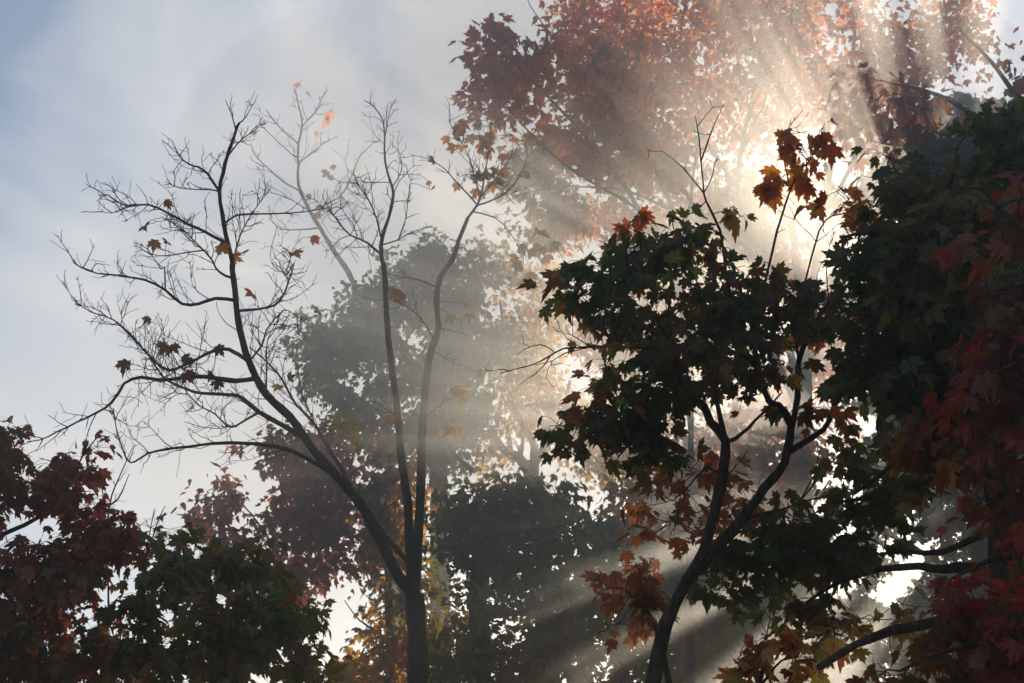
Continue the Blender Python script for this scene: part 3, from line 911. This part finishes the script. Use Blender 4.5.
# bottom left pair
leafy('red_maple', 'dark maroon maple at the lower left corner with a long level limb', 'a -60,720 -50,660 -40,500 -30,300', [
      ('a -45,660 0,655 80,640 200,640 330,635 430,650 560,690', 10.8, 10.6, .05, .025), ('a -35,480 10,460 40,520 45,600 100,625', 10.8, 10.4, .02, .005),
      ('a -32,330 60,300 150,240 200,130 240,85', 10.8, 10.6, .02, .004), ('a -35,420 100,400 220,360 330,350', 10.8, 10.8, .025, .005)],
      [dict(poly='p -90,440 -40,410 0,420 18,422 22,450 30,478 50,462 75,450 88,432 105,432 110,452 96,465 112,488 98,500 115,512 130,506 136,520 150,545 160,560 168,600 160,640 150,690 -90,690',
            thick=1.0, lai=2.5, mat=M_LEFT1, spread=.21, per=9, leaf=.118, clump=.08, holes=[(85, 487, 10), (20, 605, 12), (5, 655, 14), (20, 540, 6), (65, 625, 8)])],
      10.8, .13)
leafy('green_maple', 'olive and brown leaved maple at lower left beside the maroon one', 'a 590,740 570,690 530,620 480,560', [
      ('a 520,640 505,560 495,500', 10.2, 10.2, .012, .004), ('a 480,560 440,520 400,470 420,380', 10.2, 10, .02, .004),
      ('a 560,680 620,600 700,560 770,540', 10.2, 10.4, .02, .004)],
      [dict(poly='p 118,600 130,565 152,535 165,515 182,500 195,503 210,512 218,530 250,540 280,552 300,575 312,600 330,608 342,622 322,640 336,660 332,690 120,690',
            thick=.9, lai=2.2, mat=M_LEFT2, spread=.21, per=9, clump=.1, holes=[(165, 655, 10), (150, 600, 6), (285, 645, 7), (225, 690, 12)])],
      10.2, .06)

# yellow-green understorey between them and the bare maple
leafy('yellow_maple', 'gold and green maple just left of the forked trunk, low in the picture', 'p 392,720 390,650 388,560', [
      ('p 389,600 370,560 360,520', 18.3, 18.3, .02, .006), ('p 390,640 360,620 345,600', 18.3, 18.3, .02, .006), ('p 388,570 395,520 390,460', 18.3, 18.3, .02, .006)],
      [dict(poly='p 352,590 356,560 370,530 360,500 352,470 345,445 365,432 400,440 415,470 440,490 440,690 330,690 322,668 345,650 355,620', thick=1.0, lai=2.2, mat=M_YG, spread=.28, per=12,
            leaf=.125, holes=[(345, 605, 8), (345, 655, 8), (360, 640, 5)])],
      18.3, .08, stalks=False)
leafy('red_maple', 'hazy dusty red maple in the middle distance behind the left pair', 'p 300,720 298,640 296,540', [
      ('p 297,600 270,540 240,500', 18.5, 18.5, .025, .008), ('p 296,560 320,500 320,450', 18.5, 18.5, .025, .008), ('p 296,540 280,480 275,440', 18.5, 18.5, .025, .008)],
      [dict(poly='p 185,505 200,490 215,478 232,470 247,476 255,452 245,436 262,425 290,432 312,420 342,420 352,450 362,500 357,540 352,592 335,612 340,640 300,640 250,600 200,560', thick=1.6, lai=2.3, mat=M_HAZYRED,
            spread=.3, per=12, fine=False, clump=.1, holes=[(222, 470, 5), (235, 440, 8)])],
      18.5, .06, fine=False, stalks=False)

# dark green mass, bottom centre
leafy('green_maple', 'dark shadowed green maple low in the centre, under the pale crowns', 'p 480,730 480,650 478,580 485,530', [
      ('p 480,560 500,510 520,480', 17, 17, .04, .01), ('p 480,600 530,560 560,520', 17, 17, .05, .01), ('p 479,580 455,530 445,490', 17, 17, .04, .01),
      ('b 560,170 535,145 510,120 498,95', 16.6, 16.2, .035, .015), ('b 500,98 485,70 490,40', 16.2, 16, .015, .005), ('p 482,620 600,600 660,570', 17, 16, .05, .01)],
      [dict(poly='p 432,500 446,478 470,472 486,465 500,475 530,468 556,478 572,500 590,515 600,560 610,620 600,690 430,690 425,600', thick=1.8, lai=3.1, mat=M_YG2, spread=.36, per=14, fine=False, clump=.2, cell=.8)],
      17, .16, fine=False, stalks=False)
leafy('green_maple', 'second shadowed green maple behind the stems of the central maple, crossed by beams', 'p 620,730 622,650 625,580', [
      ('p 622,620 660,570 700,540', 19, 19, .04, .01), ('p 624,600 600,560 590,530', 19, 19, .04, .01), ('p 622,640 690,620 740,600', 19, 19, .04, .01)],
      [dict(poly='p 575,530 600,508 640,520 690,515 720,530 745,560 755,600 735,640 745,690 590,690 600,620 590,560', thick=1.4, lai=2.4, mat=M_YG2, spread=.34, per=14, holes=[(690, 600, 8), (720, 660, 10)], fine=False)],
      19, .15, stalks=False)
leafy('orange_maple', 'hazy rust coloured maple behind the central maple stems', 'p 660,760 662,650 665,560', [
      ('p 663,600 640,530 620,490', 20, 20, .05, .01), ('p 664,580 700,520 730,470', 20, 20, .05, .01), ('p 664,570 760,480 800,430', 20, 20, .05, .01)],
      [dict(poly='p 560,485 600,470 645,470 700,450 720,430 760,420 815,410 830,445 790,500 720,540 640,525 585,515', thick=1.4, lai=1.8, mat=M_RUSTHAZE, spread=.4, per=14)],
      20, .13, fine=False, stalks=False)
leafy('yellow_maple', 'sunlit yellow green maple low on the right behind the bright shafts', 'p 850,760 850,690 852,640', [
      ('p 851,670 800,640 770,620', 27, 27, .05, .012), ('p 852,660 890,620 920,590', 27, 27, .05, .012)],
      [dict(poly='p 700,640 740,620 780,590 820,600 860,575 880,600 900,560 930,560 950,600 930,640 960,690 690,690', thick=1.0, lai=1.1, mat=M_YG, spread=.3, per=10, holes=[(900, 585, 42), (800, 640, 20), (740, 650, 10)])],
      27, .16, stalks=False)

# far, mist-faded crowns
leafy('green_maple', 'large round grey green maple crown fading in mist behind the bare one', 'p 440,760 440,600 438,440 436,380', [
      ('p 437,420 400,340 370,310', 30, 30, .10, .03), ('p 436,390 460,320 470,270', 30, 30, .10, .03), ('p 438,450 360,400 320,370', 30, 30, .1, .03), ('p 437,440 480,380 500,340', 30, 30, .1, .03)],
      [dict(poly='p 288,352 300,326 297,312 310,300 330,296 346,285 362,286 386,265 400,245 430,238 460,241 480,236 500,250 512,268 505,300 520,330 505,360 490,420 475,458 440,470 390,455 350,440 345,420 328,412 322,396 303,388 310,370',
            thick=3.0, lai=3.0, mat=M_GREY, spread=.42, per=16, leaf=.15, clump=.2, cell=.9)],
      30, .28, fine=False, stalks=False)
leafy('yellow_maple', 'pale gold maple with curved limbs, lost in mist right of the round crown', 'p 545,760 545,600 540,500 6 880,660', [
      ('6 880,640 830,590 790,570 760,530 740,500', 33, 33, .15, .07), ('6 895,630 875,560 850,500 810,440', 33, 33, .14, .05), ('6 800,575 800,530 790,480', 33, 33, .08, .04),
      ('6 830,585 840,530 830,470', 33, 33, .07, .03), ('p 535,465 560,420 570,380', 33, 33, .1, .03), ('p 515,400 505,340 500,300', 33, 33, .06, .03)],
      [dict(poly='p 470,245 500,240 540,262 562,296 578,310 585,350 600,400 700,420 760,400 700,470 600,480 545,440 530,425 500,440 480,428 480,400 490,330 500,290', thick=2.5, lai=1.6, mat=M_PALE, spread=.6, per=16, leaf=.14,
            holes=[(525, 293, 13), (552, 462, 12)]),
       dict(poly='p 470,430 500,425 520,445 510,475 480,470', d=33, thick=1, lai=.8, mat=M_PALE, spread=.5, per=12, leaf=.14)],
      33, .3, bark=BARK_GREY, fine=False, stalks=False)

leafy('orange_maple', 'pale pink orange maple veiled by bright mist between the dark central and right crowns', 'p 720,780 720,640 722,500', [
      ('p 722,520 660,380 620,280', 31, 31, .1, .02), ('p 722,520 740,380 760,260', 31, 31, .1, .02), ('p 722,540 800,400 840,320', 31, 31, .1, .02),
      ('p 722,560 640,440 590,400', 31, 31, .08, .02)],
      [dict(poly='p 545,230 580,190 640,175 720,185 800,200 850,220 880,280 870,380 850,440 780,470 700,450 620,460 570,430 560,340', thick=2.5, lai=1.15, mat=M_PEACH, spread=.4, per=14, leaf=.14, clump=.42, cell=1.5)],
      31, .24, bark=BARK_GREY, fine=False, stalks=False)

# the great orange maple above the light
DO = 20.0
leafy('orange_maple', 'tall orange maple with pale upright stems across the top, shot through by sun rays', 'p 800,760 800,600 803,450 805,350', [
      ('p 805,370 797,270 786,150 790,40 795,-40', DO, DO, 0.072, 0.018), ('p 805,360 822,220 836,140 850,70 860,-20', DO, DO + .5, 0.066, 0.018),
      ('p 803,400 765,270 738,190 750,110 772,30', DO, DO - .6, 0.066, 0.018), ('p 800,420 740,280 690,200 645,130 600,50', DO, DO - .5, 0.054, 0.012),
      ('p 825,220 880,120 940,50 990,20', DO, DO + .4, 0.036, 0.009), ('p 738,190 700,130 680,60 690,-30', DO, DO - .5, 0.030, 0.009),
      ('p 790,230 812,170 850,110', DO, DO, 0.024, 0.006), ('4 180,450 205,370 240,300 250,200', DO, DO, 0.030, 0.009), ('p 700,230 620,190 540,190 500,205', DO, DO - 1, 0.027, 0.006),
      ('4 380,370 430,290 490,200', DO - .4, DO - .4, 0.021, 0.006), ('p 690,205 620,120 540,20 525,-5', DO, DO - 1, 0.024, 0.005), ('p 640,130 590,60 570,0', DO - .5, DO - 1, 0.018, 0.005)],
      [dict(poly='p 540,20 600,-60 700,-110 850,-110 950,-60 975,0 1005,42 975,60 940,75 900,105 872,160 850,150 820,120 780,130 750,150 720,140 690,160 640,150 600,130 560,90', thick=2.4, lai=1.8, leaf=.115, mat=M_ORANGE, spread=.36, per=11, clump=.12,
            holes=[(735, 105, 14), (800, 100, 12), (670, 115, 12), (850, 110, 14), (590, 55, 8)]),
       dict(poly='p 500,160 540,125 600,140 680,150 740,160 800,165 850,190 855,235 820,265 780,250 740,280 680,250 640,240 600,260 560,250 520,245 500,215', d=DO + 1, thick=1.3, lai=1.4, mat=M_PALE, spread=.28, per=10, clump=.4, cell=.8),
       dict(poly='p 740,190 850,180 870,230 850,280 830,330 770,280', d=DO + 1, thick=1, lai=.5, mat=M_ORANGE, spread=.35, per=8)],
      DO, .2, bark=BARK_GREY, fine=False, stalks=False, rmax=.02)
leafy('red_maple', 'deep red maple crown at upper left of the orange one against sky', 'p 690,760 690,600 690,400 680,280', [
      ('p 682,300 640,210 580,130 520,70 490,40', 14, 13.6, 0.033, 0.006), ('p 681,290 670,200 620,120 590,50', 14, 14, 0.028, 0.006), ('p 640,210 560,160 500,100', 13.8, 13.6, 0.017, 0.005),
      ('p 680,285 690,200 700,120 690,90', 14, 14, 0.022, 0.006)],
      [dict(poly='p 455,105 462,80 475,62 476,22 490,15 508,26 516,46 530,42 548,32 572,18 600,24 636,34 655,62 690,80 700,100 660,112 650,140 665,165 700,172 660,188 620,184 590,172 560,152 540,130 512,112 488,118',
            thick=1.2, lai=1.9, mat=M_REDTOP, spread=.22, per=9, clump=.12, leaf=.13, holes=[(560, 55, 7), (565, 85, 9), (523, 90, 6), (625, 60, 8), (640, 115, 10), (600, 140, 6)])],
      14, .05, stalks=False, rmax=.015)
leafy('red_maple', 'purple red maple at upper right corner, blue sky showing through', 'p 1090,760 1085,500 1075,300 1060,200', [
      ('p 1065,230 1010,150 950,100 880,80', 13, 13, .05, .01), ('p 1062,210 1030,120 990,60 960,30', 13, 13, .05, .01), ('p 1010,150 930,150 870,140', 13, 13, .03, .008)],
      [dict(poly='p 850,60 885,40 910,60 930,95 965,100 1000,80 1040,60 1080,70 1090,190 1000,190 930,170 890,150 858,165 835,120', thick=1.2, lai=1.6, mat=leaf_material('purple_red_leaf', MAROON + RED, RUST, .5, .8, 2.2), spread=.26, per=10, leaf=.13,
            holes=[(960, 100, 18), (1000, 75, 16), (930, 75, 10), (905, 130, 8)])],
      13, .12, stalks=False, rmax=.015)
print('objects', len(bpy.data.objects))
